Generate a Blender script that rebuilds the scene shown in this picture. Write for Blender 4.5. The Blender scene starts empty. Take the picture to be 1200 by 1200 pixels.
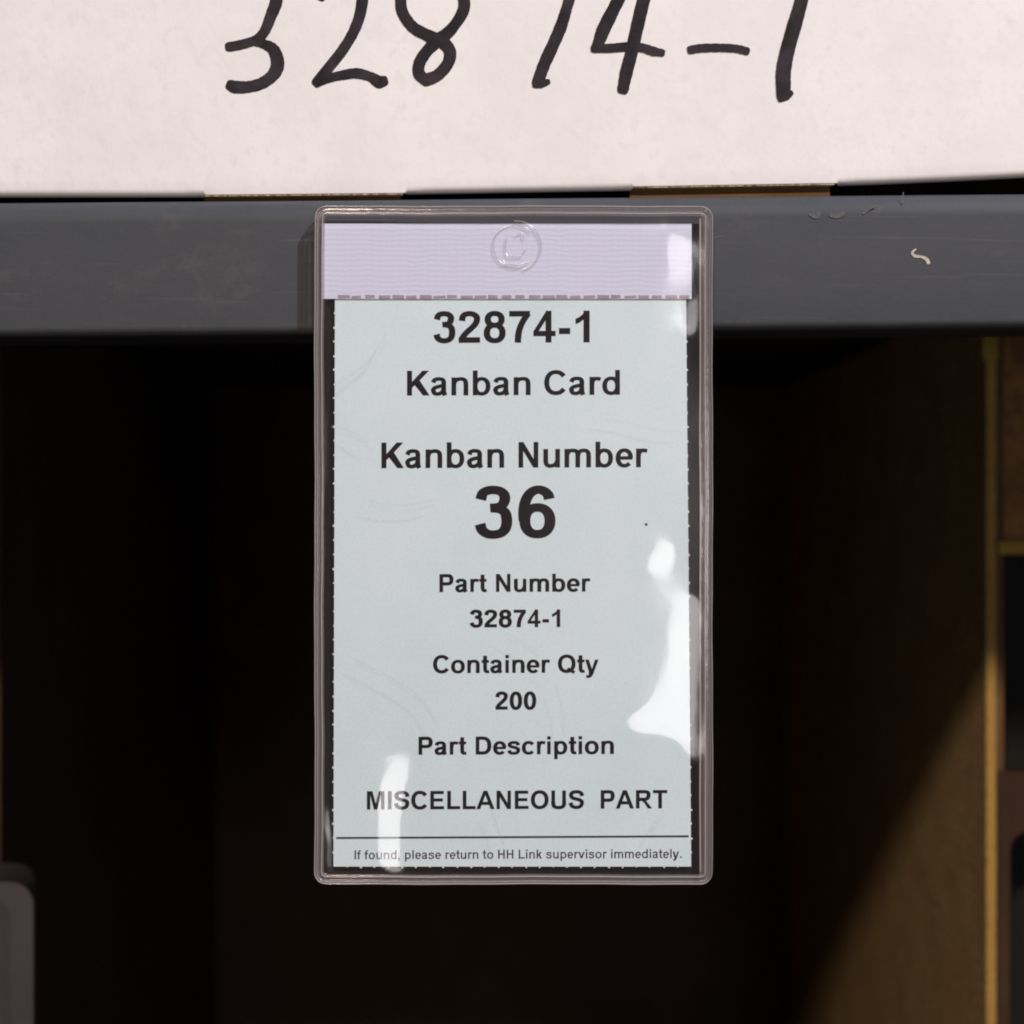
import bpy, bmesh, math, random
import numpy as np
from mathutils import Vector, Matrix
random.seed(7)
S = bpy.context.scene
COL = S.collection

# ------------------------------------------------------------------ camera
D = 0.60                       # camera to card sleeve, metres
PX = 0.0002                    # one photo pixel at the sleeve, metres
cam_d = bpy.data.cameras.new('camera'); cam = bpy.data.objects.new('camera', cam_d)
COL.objects.link(cam); S.camera = cam
cam.location = (0, -D, 0); cam.rotation_euler = (math.radians(90), 0, 0)
cam_d.sensor_width = 36; cam_d.lens = 36 * D / (1200 * PX)
cam_d.clip_start = 0.01; cam_d.clip_end = 50
cam_d.dof.use_dof = True; cam_d.dof.focus_distance = D + 0.002; cam_d.dof.aperture_fstop = 15

# ------------------------------------------------------------------ light
w = bpy.data.worlds.new('World'); S.world = w; w.use_nodes = True
bg = w.node_tree.nodes['Background']
bg.inputs['Color'].default_value = (1.0, 0.90, 0.88, 1); bg.inputs['Strength'].default_value = 0.03

def lamp(name, pos, target, size, power, colour):
    l = bpy.data.lights.new(name, 'AREA'); l.shape = 'DISK'; l.size = size
    l.energy = power; l.color = colour
    o = bpy.data.objects.new(name, l); COL.objects.link(o); o.location = pos
    o.rotation_euler = (Vector(target) - Vector(pos)).to_track_quat('-Z', 'Y').to_euler()
    return o
lamp('ceiling_lamp', (1.02, -1.13, 1.62), (0, 0, 0), 0.10, 52, (0.96, 0.945, 1.0))
lamp('aisle_lamp', (-0.19, -1.60, 0.735), (0.05, 0.1, -0.02), 0.11, 13.2, (1.0, 0.81, 0.62))
C_POS = Vector((0.21, -1.0, -0.01))
lamp('added_glare_lamp', C_POS, (0, 0, 0), 0.15, 0.48, (1.0, 0.94, 0.93))  # added lamp, placed only to put glare on the sleeve film

S.view_settings.view_transform = 'Standard'; S.view_settings.look = 'None'
S.view_settings.exposure = 0; S.view_settings.gamma = 1
S.cycles.filter_width = 2.0
S.cycles.max_bounces = 10; S.cycles.transparent_max_bounces = 24
S.cycles.caustics_reflective = False; S.cycles.caustics_refractive = False

# ------------------------------------------------------------------ helpers
def P(px, py, y=0.0):
    """real place of something seen at photo pixel px, py and lying y behind the sleeve front"""
    s = (D + y) / D * PX
    return Vector(((px - 600) * s, y, (600 - py) * s))

def link(name, me, m=None, parent=None):
    o = bpy.data.objects.new(name, me); COL.objects.link(o)
    if m: me.materials.clear(); me.materials.append(m)
    if parent: o.parent = parent
    return o
def bm_obj(name, bm, m, parent=None, smooth=False):
    me = bpy.data.meshes.new(name); bmesh.ops.recalc_face_normals(bm, faces=bm.faces)
    bm.to_mesh(me); bm.free()
    if smooth:
        for p in me.polygons: p.use_smooth = True
    return link(name, me, m, parent)
def thing(name, label, cat, loc=(0, 0, 0), group=None):
    o = bpy.data.objects.new(name, None); COL.objects.link(o); o.location = loc
    o.empty_display_size = 0.02
    o['label'] = label; o['category'] = cat
    if group: o['group'] = group
    bpy.context.view_layer.update()
    return o
def settle(root):
    """children were modelled in world space: keep them there"""
    inv = Matrix.Translation(root.location).inverted()
    for c in root.children:
        if c.type == 'MESH' and not c.data.get('settled'):
            c.data.transform(inv); c.data['settled'] = 1
def box(bm, x0, x1, y0, y1, z0, z1, bev=0.0):
    r = bmesh.ops.create_cube(bm, size=1)
    vs = r['verts']
    for v in vs:
        v.co = Vector(((x0 + x1) / 2 + v.co.x * (x1 - x0), (y0 + y1) / 2 + v.co.y * (y1 - y0), (z0 + z1) / 2 + v.co.z * (z1 - z0)))
    if bev:
        es = list({e for v in vs for e in v.link_edges})
        bmesh.ops.bevel(bm, geom=es, offset=bev, segments=2, affect='EDGES', profile=0.6)
def prism(bm, pts, y0, y1):
    """outline in x, z pushed from y0 to y1"""
    f = [bm.verts.new((x, y0, z)) for x, z in pts]; b = [bm.verts.new((x, y1, z)) for x, z in pts]
    bm.faces.new(f); bm.faces.new(b[::-1])
    n = len(pts)
    for i in range(n): bm.faces.new((f[i], b[i], b[(i + 1) % n], f[(i + 1) % n]))
def rrect(x0, x1, z0, z1, r, seg=8, fine=False):
    out = []
    for cx, cz, a0 in ((x1 - r, z1 - r, 0), (x0 + r, z1 - r, 90), (x0 + r, z0 + r, 180), (x1 - r, z0 + r, 270)):
        for k in range(seg + 1):
            a = math.radians(a0 + 90 * k / seg); out.append((cx + r * math.cos(a), cz + r * math.sin(a)))
    if not fine: return out
    res = []
    for i, q in enumerate(out):
        n_ = out[(i + 1) % len(out)]; d_ = math.hypot(n_[0] - q[0], n_[1] - q[1]); c_ = 40 if d_ > 0.02 else 1
        for k in range(c_): res.append((q[0] + (n_[0] - q[0]) * k / c_, q[1] + (n_[1] - q[1]) * k / c_))
    return res

# ------------------------------------------------------------------ materials
def mat(name):
    m = bpy.data.materials.new(name); m.use_nodes = True
    nt = m.node_tree
    return m, nt, nt.nodes, nt.links, nt.nodes['Principled BSDF']
def coord(N, L, scale=(1, 1, 1)):
    tc = N.new('ShaderNodeTexCoord'); mp = N.new('ShaderNodeMapping'); mp.inputs['Scale'].default_value = scale
    L.new(tc.outputs['Object'], mp.inputs['Vector']); return mp.outputs['Vector']
def noise(N, L, vec, scale, detail=4, rough=0.6):
    n = N.new('ShaderNodeTexNoise'); n.inputs['Scale'].default_value = scale
    n.inputs['Detail'].default_value = detail; n.inputs['Roughness'].default_value = rough
    L.new(vec, n.inputs['Vector']); return n.outputs['Fac']
def ramp(N, L, fac, stops):
    r = N.new('ShaderNodeValToRGB'); e = r.color_ramp.elements
    while len(e) < len(stops): e.new(0.5)
    for k, (p, c) in enumerate(stops):
        e[k].position = p; e[k].color = (*c, 1) if len(c) == 3 else c
    L.new(fac, r.inputs['Fac']); return r.outputs['Color']
def mixc(N, L, fac, a, b, mode='MIX'):
    m = N.new('ShaderNodeMix'); m.data_type = 'RGBA'; m.blend_type = mode
    if isinstance(fac, (int, float)): m.inputs[0].default_value = fac
    else: L.new(fac, m.inputs[0])
    for s, v in ((6, a), (7, b)):
        if isinstance(v, tuple): m.inputs[s].default_value = (*v, 1)
        else: L.new(v, m.inputs[s])
    return m.outputs[2]
def bump(N, L, h, strength, dist, target):
    b = N.new('ShaderNodeBump'); b.inputs['Strength'].default_value = strength; b.inputs['Distance'].default_value = dist
    L.new(h, b.inputs['Height']); L.new(b.outputs['Normal'], target.inputs['Normal'])

def mottled(name, c1, c2, scale, rough, fine=900, bstr=0.3, bdist=0.0002, stretch=(1, 1, 1), c3=None, spec=0.5):
    m, nt, N, L, b = mat(name); b.inputs['Specular IOR Level'].default_value = spec
    v = coord(N, L, stretch)
    f = noise(N, L, v, scale, 5)
    c = ramp(N, L, f, [(0.35, c1), (0.65, c2)])
    if c3:
        g = noise(N, L, v, scale * 7, 3); g2 = ramp(N, L, g, [(0.52, (0, 0, 0)), (0.75, (1, 1, 1))])
        c = mixc(N, L, g2, c, c3)
    L.new(c, b.inputs['Base Color']); b.inputs['Roughness'].default_value = rough
    bump(N, L, noise(N, L, v, fine, 3), bstr, bdist, b)
    return m

WHITE_BOARD = mottled('white_box_liner', (0.765, 0.745, 0.765), (0.82, 0.80, 0.81), 60, 0.75, 400, 0.2, 0.0003, (1, 1, 0.8), (0.75, 0.73, 0.75))
KRAFT = mottled('kraft_board', (0.74, 0.48, 0.20), (0.93, 0.65, 0.29), 30, 0.85, 260, 0.9, 0.0008, (1, 1, 1.6), (0.50, 0.29, 0.09))
KRAFT_EDGE = mottled('kraft_raw_edge', (0.86, 0.51, 0.095), (0.96, 0.62, 0.13), 40, 0.9, 1500, 0.5, 0.0003, (1, 1, 0.4))
CREAM = mottled('cut_board_edge', (0.10, 0.06, 0.03), (0.72, 0.62, 0.42), 900, 0.9, 900, 0.4, 0.0003, (1, 0.2, 0.2))
BOARD_SHADE = mottled('board_painted_shade', (0.085, 0.045, 0.035), (0.13, 0.07, 0.05), 30, 0.9)  # shade put into the colour of the left edge and lower panel
KRAFT_DEEP_SHADE = mottled('kraft_deep_shade', (0.045, 0.034, 0.028), (0.07, 0.05, 0.04), 16, 0.9)  # same kraft, darkened in colour to paint the shade on the left wall
KRAFT_SHADE = mottled('kraft_shade_brown', (0.17, 0.115, 0.085), (0.23, 0.155, 0.11), 16, 0.85)  # same kraft, bin's inner shade painted into back wall and floor
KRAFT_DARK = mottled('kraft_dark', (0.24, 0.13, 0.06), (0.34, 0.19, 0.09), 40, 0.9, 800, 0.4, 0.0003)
BLACKISH = mottled('hollow_shade_black', (0.006, 0.006, 0.007), (0.010, 0.010, 0.011), 60, 0.6)  # shade of the hollow put into a near-black colour
YELLOW = mottled('yellow_light_patch', (0.80, 0.55, 0.06), (0.90, 0.66, 0.10), 60, 0.5)  # colour stands in for light falling on the wall edge
GREY_PLASTIC = mottled('grey_plastic', (0.105, 0.098, 0.12), (0.135, 0.125, 0.15), 30, 0.5, 1200, 0.2, 0.0001)
INK = mottled('marker_ink', (0.008, 0.006, 0.009), (0.034, 0.026, 0.034), 160, 0.7, 900, 0.1, 0.00005, spec=0.25)
PRINT = mottled('black_print', (0.006, 0.004, 0.005), (0.012, 0.008, 0.010), 150, 0.8, 900, 0.1, 0.00005, spec=0.15)
PRINT_GREY = mottled('thin_print', (0.03, 0.024, 0.028), (0.055, 0.045, 0.05), 400, 0.7, spec=0.2)
CHIP = mottled('bare_metal_chip', (0.42, 0.38, 0.33), (0.62, 0.55, 0.48), 700, 0.45)

# painted steel
STEEL, nt, N, L, b = mat('grey_painted_steel')
v = coord(N, L, (1, 1, 1)); vs = coord(N, L, (0.35, 1, 1.6))
c = ramp(N, L, noise(N, L, vs, 26, 5, 0.55), [(0.3, (0.043, 0.049, 0.059)), (0.5, (0.053, 0.058, 0.068)), (0.72, (0.062, 0.065, 0.073))])
smudge = ramp(N, L, noise(N, L, coord(N, L, (1, 1, 1.3)), 70, 6, 0.7), [(0.58, (0, 0, 0)), (0.80, (0.35, 0.35, 0.35))])
c = mixc(N, L, smudge, c, (0.13, 0.125, 0.12))
scr = ramp(N, L, noise(N, L, coord(N, L, (0.08, 1, 3.0)), 300, 2, 0.5), [(0.66, (0, 0, 0)), (0.74, (0.22, 0.22, 0.22))])
c = mixc(N, L, scr, c, (0.16, 0.15, 0.15))
L.new(c, b.inputs['Base Color'])
b.inputs['Specular IOR Level'].default_value = 0.3
rr = N.new('ShaderNodeMapRange'); rr.inputs[3].default_value = 0.50; rr.inputs[4].default_value = 0.72
L.new(noise(N, L, v, 40, 4), rr.inputs[0]); L.new(rr.outputs[0], b.inputs['Roughness'])
bump(N, L, noise(N, L, v, 420, 3), 0.25, 0.00025, b)

# card stock
CARD, nt, N, L, b = mat('pale_blue_card')
v = coord(N, L)
c = ramp(N, L, noise(N, L, v, 55, 6, 0.65), [(0.3, (0.68, 0.82, 0.875)), (0.7, (0.75, 0.89, 0.935))])
g = ramp(N, L, noise(N, L, v, 1500, 3), [(0.35, (0, 0, 0)), (0.65, (0.45, 0.45, 0.45))])
c = mixc(N, L, g, c, (0.60, 0.73, 0.78))
g = ramp(N, L, noise(N, L, coord(N, L, (1, 1, 0.7)), 14, 3), [(0.4, (0, 0, 0)), (0.7, (0.4, 0.4, 0.4))])
c = mixc(N, L, g, c, (0.78, 0.88, 0.92))
L.new(c, b.inputs['Base Color']); b.inputs['Roughness'].default_value = 0.7
bump(N, L, noise(N, L, v, 1800, 3), 0.2, 0.0001, b)

# woven white tape
MAUVE = mottled('perforation_shadow_line', (0.30, 0.25, 0.31), (0.38, 0.32, 0.38), 300, 0.7)
TAPE, nt, N, L, b = mat('woven_white_tape')
v = coord(N, L)
wv = N.new('ShaderNodeTexWave'); wv.wave_type = 'BANDS'; wv.bands_direction = 'Z'; wv.inputs['Scale'].default_value = 260
wv.inputs['Distortion'].default_value = 5.0; wv.inputs['Detail'].default_value = 3; wv.inputs['Detail Scale'].default_value = 0.6; L.new(v, wv.inputs['Vector'])
wv2 = N.new('ShaderNodeTexWave'); wv2.wave_type = 'BANDS'; wv2.bands_direction = 'X'; wv2.inputs['Scale'].default_value = 190
wv2.inputs['Distortion'].default_value = 1.0; L.new(v, wv2.inputs['Vector'])
wc = mixc(N, L, 0.22, wv.outputs['Color'], wv2.outputs['Color'])
c = ramp(N, L, wc, [(0.1, (0.64, 0.675, 0.85)), (0.9, (0.675, 0.705, 0.88))])
c = mixc(N, L, ramp(N, L, noise(N, L, v, 45, 3), [(0.4, (0, 0, 0)), (0.7, (0.4, 0.4, 0.4))]), c, (0.71, 0.69, 0.85))
L.new(c, b.inputs['Base Color']); b.inputs['Roughness'].default_value = 0.6
bump(N, L, wc, 0.35, 0.00006, b)

def clear(name, gloss, haze, haze_col=(0.8, 0.72, 0.74), rough=0.03, tint=(0.99, 0.98, 0.985), relief=0.0, rscale=60, graze=0.8):
    """thin clear vinyl: see-through, a mirror-like surface and a little milky scatter"""
    m = bpy.data.materials.new(name); m.use_nodes = True
    nt = m.node_tree; N = nt.nodes; L = nt.links; N.clear()
    out = N.new('ShaderNodeOutputMaterial')
    tr = N.new('ShaderNodeBsdfTransparent'); tr.inputs[0].default_value = (*tint, 1)
    df = N.new('ShaderNodeBsdfDiffuse'); df.inputs[0].default_value = (*haze_col, 1)
    gl = N.new('ShaderNodeBsdfGlossy'); gl.inputs['Roughness'].default_value = rough
    a = N.new('ShaderNodeMixShader'); a.inputs[0].default_value = haze
    L.new(tr.outputs[0], a.inputs[1]); L.new(df.outputs[0], a.inputs[2])
    lw = N.new('ShaderNodeLayerWeight'); lw.inputs['Blend'].default_value = 0.5
    pw = N.new('ShaderNodeMath'); pw.operation = 'POWER'; pw.inputs[1].default_value = 5; L.new(lw.outputs['Facing'], pw.inputs[0])
    mu = N.new('ShaderNodeMath'); mu.operation = 'MULTIPLY_ADD'; mu.inputs[1].default_value = graze; mu.inputs[2].default_value = 0.04 * gloss
    mu.use_clamp = True; L.new(pw.outputs[0], mu.inputs[0])
    s = N.new('ShaderNodeMixShader'); L.new(mu.outputs[0], s.inputs[0]); L.new(a.outputs[0], s.inputs[1]); L.new(gl.outputs[0], s.inputs[2])
    L.new(s.outputs[0], out.inputs[0])
    if relief:
        v = coord(N, L)
        b = N.new('ShaderNodeBump'); b.inputs['Strength'].default_value = relief; b.inputs['Distance'].default_value = 0.0005
        L.new(noise(N, L, v, rscale, 3, 0.5), b.inputs['Height'])
        L.new(b.outputs[0], gl.inputs['Normal'])
    return m
FILM = clear('clear_vinyl_film', 1.6, 0.014, rough=0.13, relief=0.10, rscale=110)
BACK_FILM = clear('vinyl_back_shade_tint', 1.3, 0.02, rough=0.1, tint=(0.25, 0.21, 0.21))  # dark tint put in to deepen the sleeve's shadow and side gaps
BEAD = clear('clear_vinyl_weld', 1.5, 0.12, (0.88, 0.82, 0.83), 0.12, (0.84, 0.82, 0.83), 0.15, 300)
RIDGE = clear('clear_vinyl_ridge', 3.5, 0.36, (0.90, 0.85, 0.86), 0.12, (0.90, 0.87, 0.88))
EMBOSS = clear('clear_vinyl_emboss', 3.0, 0.07, (0.95, 0.93, 0.96), 0.22, (1, 1, 1), graze=0.1)

# ================================================================== SHELF
BY = 0.005                                     # front of the beam
TILT = Matrix.Rotation(-0.0085, 4, 'Y')        # the shelf runs up a little to the right
ztop = P(600, 230, BY).z; zbot = P(600, 390, BY).z
def tilt(o, m=TILT): o.data.transform(m)

shelf = thing('metal_shelf', 'dark grey painted steel shelf with the clear card sleeve hanging from its front beam', 'shelf', (0, 0.2, ztop))
bm = bmesh.new()
prof = []
def arc(cy, cz, r, a0, a1, n=8):
    for k in range(n + 1):
        a = math.radians(a0 + (a1 - a0) * k / n); prof.append((cy + r * math.cos(a), cz + r * math.sin(a)))
prof.append((BY + 0.030, ztop)); 
arc(BY + 0.0055, ztop - 0.0055, 0.0055, 90, 180, 12)
arc(BY + 0.0022, zbot + 0.0022, 0.0022, 180, 270)
prof.append((BY + 0.030, zbot)); prof.append((BY + 0.030, zbot + 0.0018)); prof.append((BY + 0.0045, zbot + 0.0018))
prof.append((BY + 0.0018, zbot + 0.004)); prof.append((BY + 0.0018, ztop - 0.0062)); prof.append((BY + 0.0062, ztop - 0.0018)); prof.append((BY + 0.030, ztop - 0.0018))
xs = [-0.6 + 1.2 * k / 60 for k in range(61)]
rows = []
for x in xs:
    wob = 0.00012 * math.sin(x * 23) + 0.00008 * math.sin(x * 61 + 1)
    rows.append([bm.verts.new((x, y + wob, z + 0.5 * wob)) for y, z in prof])
n = len(prof)
for i in range(len(rows) - 1):
    for j in range(n):
        bm.faces.new((rows[i][j], rows[i + 1][j], rows[i + 1][(j + 1) % n], rows[i][(j + 1) % n]))
bm.faces.new(rows[0]); bm.faces.new(rows[-1][::-1])
o = bm_obj('front_beam', bm, STEEL, shelf, True); tilt(o)
bm = bmesh.new(); box(bm, -0.6, 0.6, BY + 0.031, 0.86, ztop - 0.0015, ztop - 0.0003)
o = bm_obj('deck', bm, STEEL, shelf); tilt(o)

def blob(name, pts, th, m, parent, y):
    bm = bmesh.new(); q = [P(a, b, y) for a, b in pts]
    prism(bm, [(p.x, p.z) for p in q], y - th, y + 0.0001)
    return bm_obj(name, bm, m, parent)
def ribbon(name, pts, widths, m, parent, y, th=0.00006, sub=8, mat4=None, jitter=0.0, cap=True):
    """a pen stroke: smooth curve through photo points, its width in photo pixels"""
    pts = [Vector((a, b)) for a, b in pts]
    if not isinstance(widths, (list, tuple)): widths = [widths] * len(pts)
    c = []; wd = []
    ext = [pts[0] * 2 - pts[1]] + pts + [pts[-1] * 2 - pts[-2]]
    for i in range(1, len(ext) - 2):
        p0, p1, p2, p3 = ext[i - 1:i + 3]
        for k in range(sub):
            t = k / sub
            c.append(0.5 * ((2 * p1) + (p2 - p0) * t + (2 * p0 - 5 * p1 + 4 * p2 - p3) * t * t + (3 * p1 - p0 - 3 * p2 + p3) * t ** 3))
            wd.append(widths[i - 1] * (1 - t) + widths[i] * t)
    c.append(pts[-1]); wd.append(widths[-1])
    if cap:      # rounded ends
        d0 = (c[0] - c[1]).normalized(); d1 = (c[-1] - c[-2]).normalized()
        for f, ww in ((0.25, 0.85), (0.42, 0.5)):
            pass
        c = [c[0] + d0 * wd[0] * 0.38, c[0] + d0 * wd[0] * 0.25] + c + [c[-1] + d1 * wd[-1] * 0.25, c[-1] + d1 * wd[-1] * 0.38]
        wd = [wd[0] * 0.5, wd[0] * 0.85] + wd + [wd[-1] * 0.85, wd[-1] * 0.5]
    bm = bmesh.new(); prev = None; vb = []
    for i, q in enumerate(c):
        d = (c[min(i + 1, len(c) - 1)] - c[max(i - 1, 0)]).normalized(); nrm = Vector((-d.y, d.x))
        hw = wd[i] / 2 + random.uniform(-jitter, jitter)
        a = q + nrm * hw; e = q - nrm * hw
        pa = P(a.x, a.y, y); pe = P(e.x, e.y, y)
        row = [bm.verts.new((pa.x, y - th, pa.z)), bm.verts.new((pe.x, y - th, pe.z))]
        if prev: bm.faces.new((prev[0], prev[1], row[1], row[0]))
        prev = row
    return bm_obj(name, bm, m, parent)

chips = [[(1066, 293), (1070, 291), (1072, 296), (1076, 299), (1085, 301), (1088, 305), (1084, 309), (1080, 306), (1070, 303), (1065, 300)],
         [(1072, 292), (1075, 290), (1076, 293), (1073, 295)]]
ribbon('paint_chip', [(1073, 292), (1069, 296), (1072, 300), (1080, 301), (1086, 304), (1088, 308)], [2, 3, 3.5, 3, 4.5, 4], CHIP, shelf, BY, 0.00003, jitter=0.4)
SM = mottled('rubbed_paint', (0.070, 0.074, 0.08), (0.095, 0.097, 0.10), 400, 0.5)
ribbon('scratch', [(1058, 226), (1057.6, 231), (1058, 238)], 1.3, SM, shelf, BY + 0.0012, 0.0008)
ribbon('scratch', [(836, 279), (841, 278), (846, 277)], 1.4, SM, shelf, BY, 0.00003)
ribbon('scratch', [(318, 286), (333, 289), (352, 291)], 1.2, SM, shelf, BY, 0.00003)
ribbon('scratch', [(245, 340), (248, 343), (249, 345)], 2.2, SM, shelf, BY, 0.00003)
ribbon('scuff', [(950, 251), (957, 254), (960, 249)], 5, SM, shelf, BY, 0.00008)
ribbon('scuff', [(974, 252), (981, 253), (988, 250)], 5.5, SM, shelf, BY, 0.00008)
ribbon('scuff', [(1012, 250), (1018, 245), (1026, 241)], 3.0, SM, shelf, BY, 0.00008)
DARKST = mottled('added_dark_sheet', (0.018, 0.018, 0.02), (0.028, 0.027, 0.028), 20, 0.7)
bm = bmesh.new(); box(bm, -0.6, 0.6, 0.8605, 0.862, -0.30, ztop + 0.45); bm_obj('back_panel', bm, DARKST, shelf)  # sheet added to shut out the background light and keep the inside dark
for sgn in (-1, 1):
    bm = bmesh.new(); box(bm, min(sgn * .601, sgn * .604), max(sgn * .601, sgn * .604), BY + 0.002, 0.86, -0.335, ztop + 0.45); bm_obj('side_panel', bm, DARKST, shelf)  # unseen sheets added to stop light leaking in at the sides
settle(shelf)

lower = thing('lower_shelf', 'dark grey steel shelf below, holding the two brown cardboard bins', 'shelf', (0, 0.3, -0.30))
bm = bmesh.new(); box(bm, -0.6, 0.6, 0.02, 0.86, -0.302, -0.30); bm_obj('deck', bm, STEEL, lower)
bm = bmesh.new(); box(bm, -0.6, 0.6, 0.012, 0.0195, -0.335, -0.2995, 0.001); bm_obj('front_beam', bm, STEEL, lower)
settle(lower)

# ================================================================== WHITE BOX ON THE SHELF
XY = 0.011                                     # its front face
def zpx(x, y): return P(x, y, XY)
carton = thing('white_carton', 'white corrugated carton with large handwritten black numbers, sitting on the grey shelf', 'box', (0, 0.15, ztop))
# bottom edge: rolled where the board folds, raw where tabs are cut
segs = [(-700, 231, 238, 230.5, 'fold'), (238, 228.6, 474, 226.4, 'raw'), (474, 227, 740, 222.6, 'fold'), (740, 218.8, 980, 214.8, 'raw'), (980, 216.8, 1900, 204, 'fold')]
T = 0.0032
ZH = P(600, -560, XY).z
bm = bmesh.new(); bmr = bmesh.new()
allrows = []
for (xa, ya, xb, yb, kind) in segs:
    nseg = max(2, int((xb - xa) / 24)); xa += 3 if xa > -700 else 0
    for k in range(nseg + 1):
        t = k / nseg; px = xa + (xb - xa) * t; py = ya + (yb - ya) * t
        if kind == 'fold' and xa == 983: py = 216.8 - 9.5 * min(1, t * 920 / 220) ** 1.2 - max(0, px - 1200) * 0.008
        p = zpx(px, py); e = 0.0004 if k in (0, nseg) else 0
        if kind == 'fold':
            r = 0.0018
            sect = [(0, ZH), (0, p.z + 0.004), (0.0, p.z + r)] + [(r - r * math.cos(math.radians(a)), p.z + r - r * math.sin(math.radians(a))) for a in (20, 40, 60, 80, 90)]
        else:
            r = 0.0002
            sect = [(0, ZH), (0, p.z + 0.004), (0, p.z + r)] + [(r - r * math.cos(math.radians(a)), p.z + r - r * math.sin(math.radians(a))) for a in (20, 40, 60, 80, 90)]
        allrows.append([bm.verts.new((p.x, XY + y, z)) for y, z in sect])
for i in range(len(allrows) - 1):
    for j in range(7):
        bm.faces.new((allrows[i][j], allrows[i + 1][j], allrows[i + 1][j + 1], allrows[i][j + 1]))
bm_obj('front_panel', bm, WHITE_BOARD, carton, True)
# raw corrugated edges: two liners and the flutes between them
for (xa, ya, xb, yb, kind) in segs:
    if kind != 'raw': continue
    a = zpx(xa + 2, ya); bb = zpx(xb - 2, yb)
    for nm, y0, y1, mm in (('outer_liner', 0.0002, 0.0006, CREAM), ('inner_liner', 0.0030, 0.0034, KRAFT)):
        bm = bmesh.new()
        prism(bm, [(a.x, a.z - 0.00028), (bb.x, bb.z - 0.00028), (bb.x, bb.z + 0.004), (a.x, a.z + 0.004)], XY + y0, XY + y1)
        bm_obj(nm, bm, mm, carton)
    bm = bmesh.new(); nfl = int((bb.x - a.x) / 0.0035); prev = None
    for k in range(nfl * 6 + 1):
        t = k / (nfl * 6); x = a.x + (bb.x - a.x) * t; z = a.z + (bb.z - a.z) * t
        y = XY + 0.0017 + 0.00125 * math.sin(k / 6 * 2 * math.pi)
        row = (bm.verts.new((x, y, z - 0.0002)), bm.verts.new((x, y, z + 0.004)))
        if prev: bm.faces.new((prev[0], row[0], row[1], prev[1]))
        prev = row
    o = bm_obj('flute', bm, KRAFT_EDGE, carton)
    bm = bmesh.new(); box(bm, a.x, bb.x, XY + 0.0037, XY + 0.006, ztop - 0.0003, max(a.z, bb.z) + 0.004); o = bm_obj('inner_flap', bm, KRAFT_DARK, carton); tilt(o)
xl, xr = zpx(-700, 0).x, zpx(1900, 0).x
bm = bmesh.new(); box(bm, xl, xl + T, XY + 0.004, 0.42, ztop + 0.004, ZH - 0.001); bm_obj('side_panel', bm, WHITE_BOARD, carton)
bm = bmesh.new(); box(bm, xr - T, xr, XY + 0.004, 0.42, ztop + 0.005, ZH - 0.001); bm_obj('side_panel', bm, WHITE_BOARD, carton)
bm = bmesh.new(); box(bm, xl, xr, 0.4205, 0.4235, ztop + 0.002, ZH - 0.001); bm_obj('back_panel', bm, WHITE_BOARD, carton)
bm = bmesh.new(); box(bm, xl, xr, XY, 0.4235, ZH, ZH + T, 0.0005); bm_obj('top_panel', bm, WHITE_BOARD, carton)
bm = bmesh.new(); box(bm, xl + T + .001, xr - T - .001, XY + 0.0065, 0.42, ztop + 0.0062, ztop + 0.009); o = bm_obj('bottom_flap', bm, KRAFT_DARK, carton); tilt(o)
# the rest of the bottom, standing on the deck further back
bm = bmesh.new(); box(bm, xl + 0.01, xr - 0.01, 0.12, 0.41, ztop + 0.0004, ztop + 0.0058); o = bm_obj('bottom_board', bm, KRAFT_DARK, carton); tilt(o)
# the handwritten number, one stroke lying a hair above the other
K = [0]
def ink(pts, wd):
    K[0] += 1
    wd = [q_ * 1.12 + random.uniform(-.5, .7) for q_ in wd]
    return ribbon('pen_stroke', pts, wd, INK, carton, XY, 0.00006 + 0.00001 * K[0], 8, jitter=0.25)
ink([(268, -18), (292, -32), (316, -24), (324, -2), (317, 20), (310, 37), (301, 46), (288, 51), (275, 54), (268, 55)], [12, 13, 13, 13, 12, 11, 10, 10, 11, 10])
ink([(288, 50), (303, 50), (318, 56), (324, 66), (325, 78), (319, 89), (306, 98), (290, 102), (276, 102), (270, 100)], [8, 9, 12, 14, 14, 13, 12, 12, 14, 12])
ink([(376, -4), (388, -26), (410, -32), (424, -14), (423, 12), (415, 36), (402, 58), (388, 76), (371, 97)], [12, 12, 12, 12, 12, 11.5, 11.5, 12, 11])
ink([(371, 98), (384, 92), (402, 88), (418, 86), (434, 90), (444, 96), (450, 95)], [8, 10, 10, 11, 11, 13, 11])
ink([(538, -22), (506, -34), (476, -20), (470, 8), (482, 30), (500, 41), (518, 49), (527, 60), (525, 74), (513, 88), (499, 94)], [12, 12, 12, 12, 12, 13, 14, 13, 12.5, 13, 13])
ink([(499, 94), (491, 86), (492, 73), (502, 58), (515, 46), (530, 33), (544, 8), (538, -22)], [13, 13, 13, 12, 14, 12, 12, 12])
ink([(596, -20), (628, -25), (664, -27), (672, -20), (664, 10), (657, 32), (648, 53), (638, 75), (630, 97)], [11, 11, 11, 12, 12, 13, 13, 13, 13])
ink([(627, 99), (634, 98), (642, 96)], [8, 9, 7])
ink([(738, -28), (722, 5), (708, 33), (703, 46), (699, 55)], [13, 13, 14, 13, 11])
ink([(696, 57), (715, 56.5), (735, 55), (752, 56), (765, 60), (776, 62)], [9, 9.5, 9.5, 9, 9.5, 8])
ink([(762, -30), (753, 5), (746, 35), (740, 62), (734, 85), (730, 105)], [13, 14, 14, 13, 13, 12.5])
ink([(809, 58.5), (822, 56.5), (842, 56), (862, 57), (875, 60)], [8.5, 9, 9, 9, 8.5])
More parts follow.
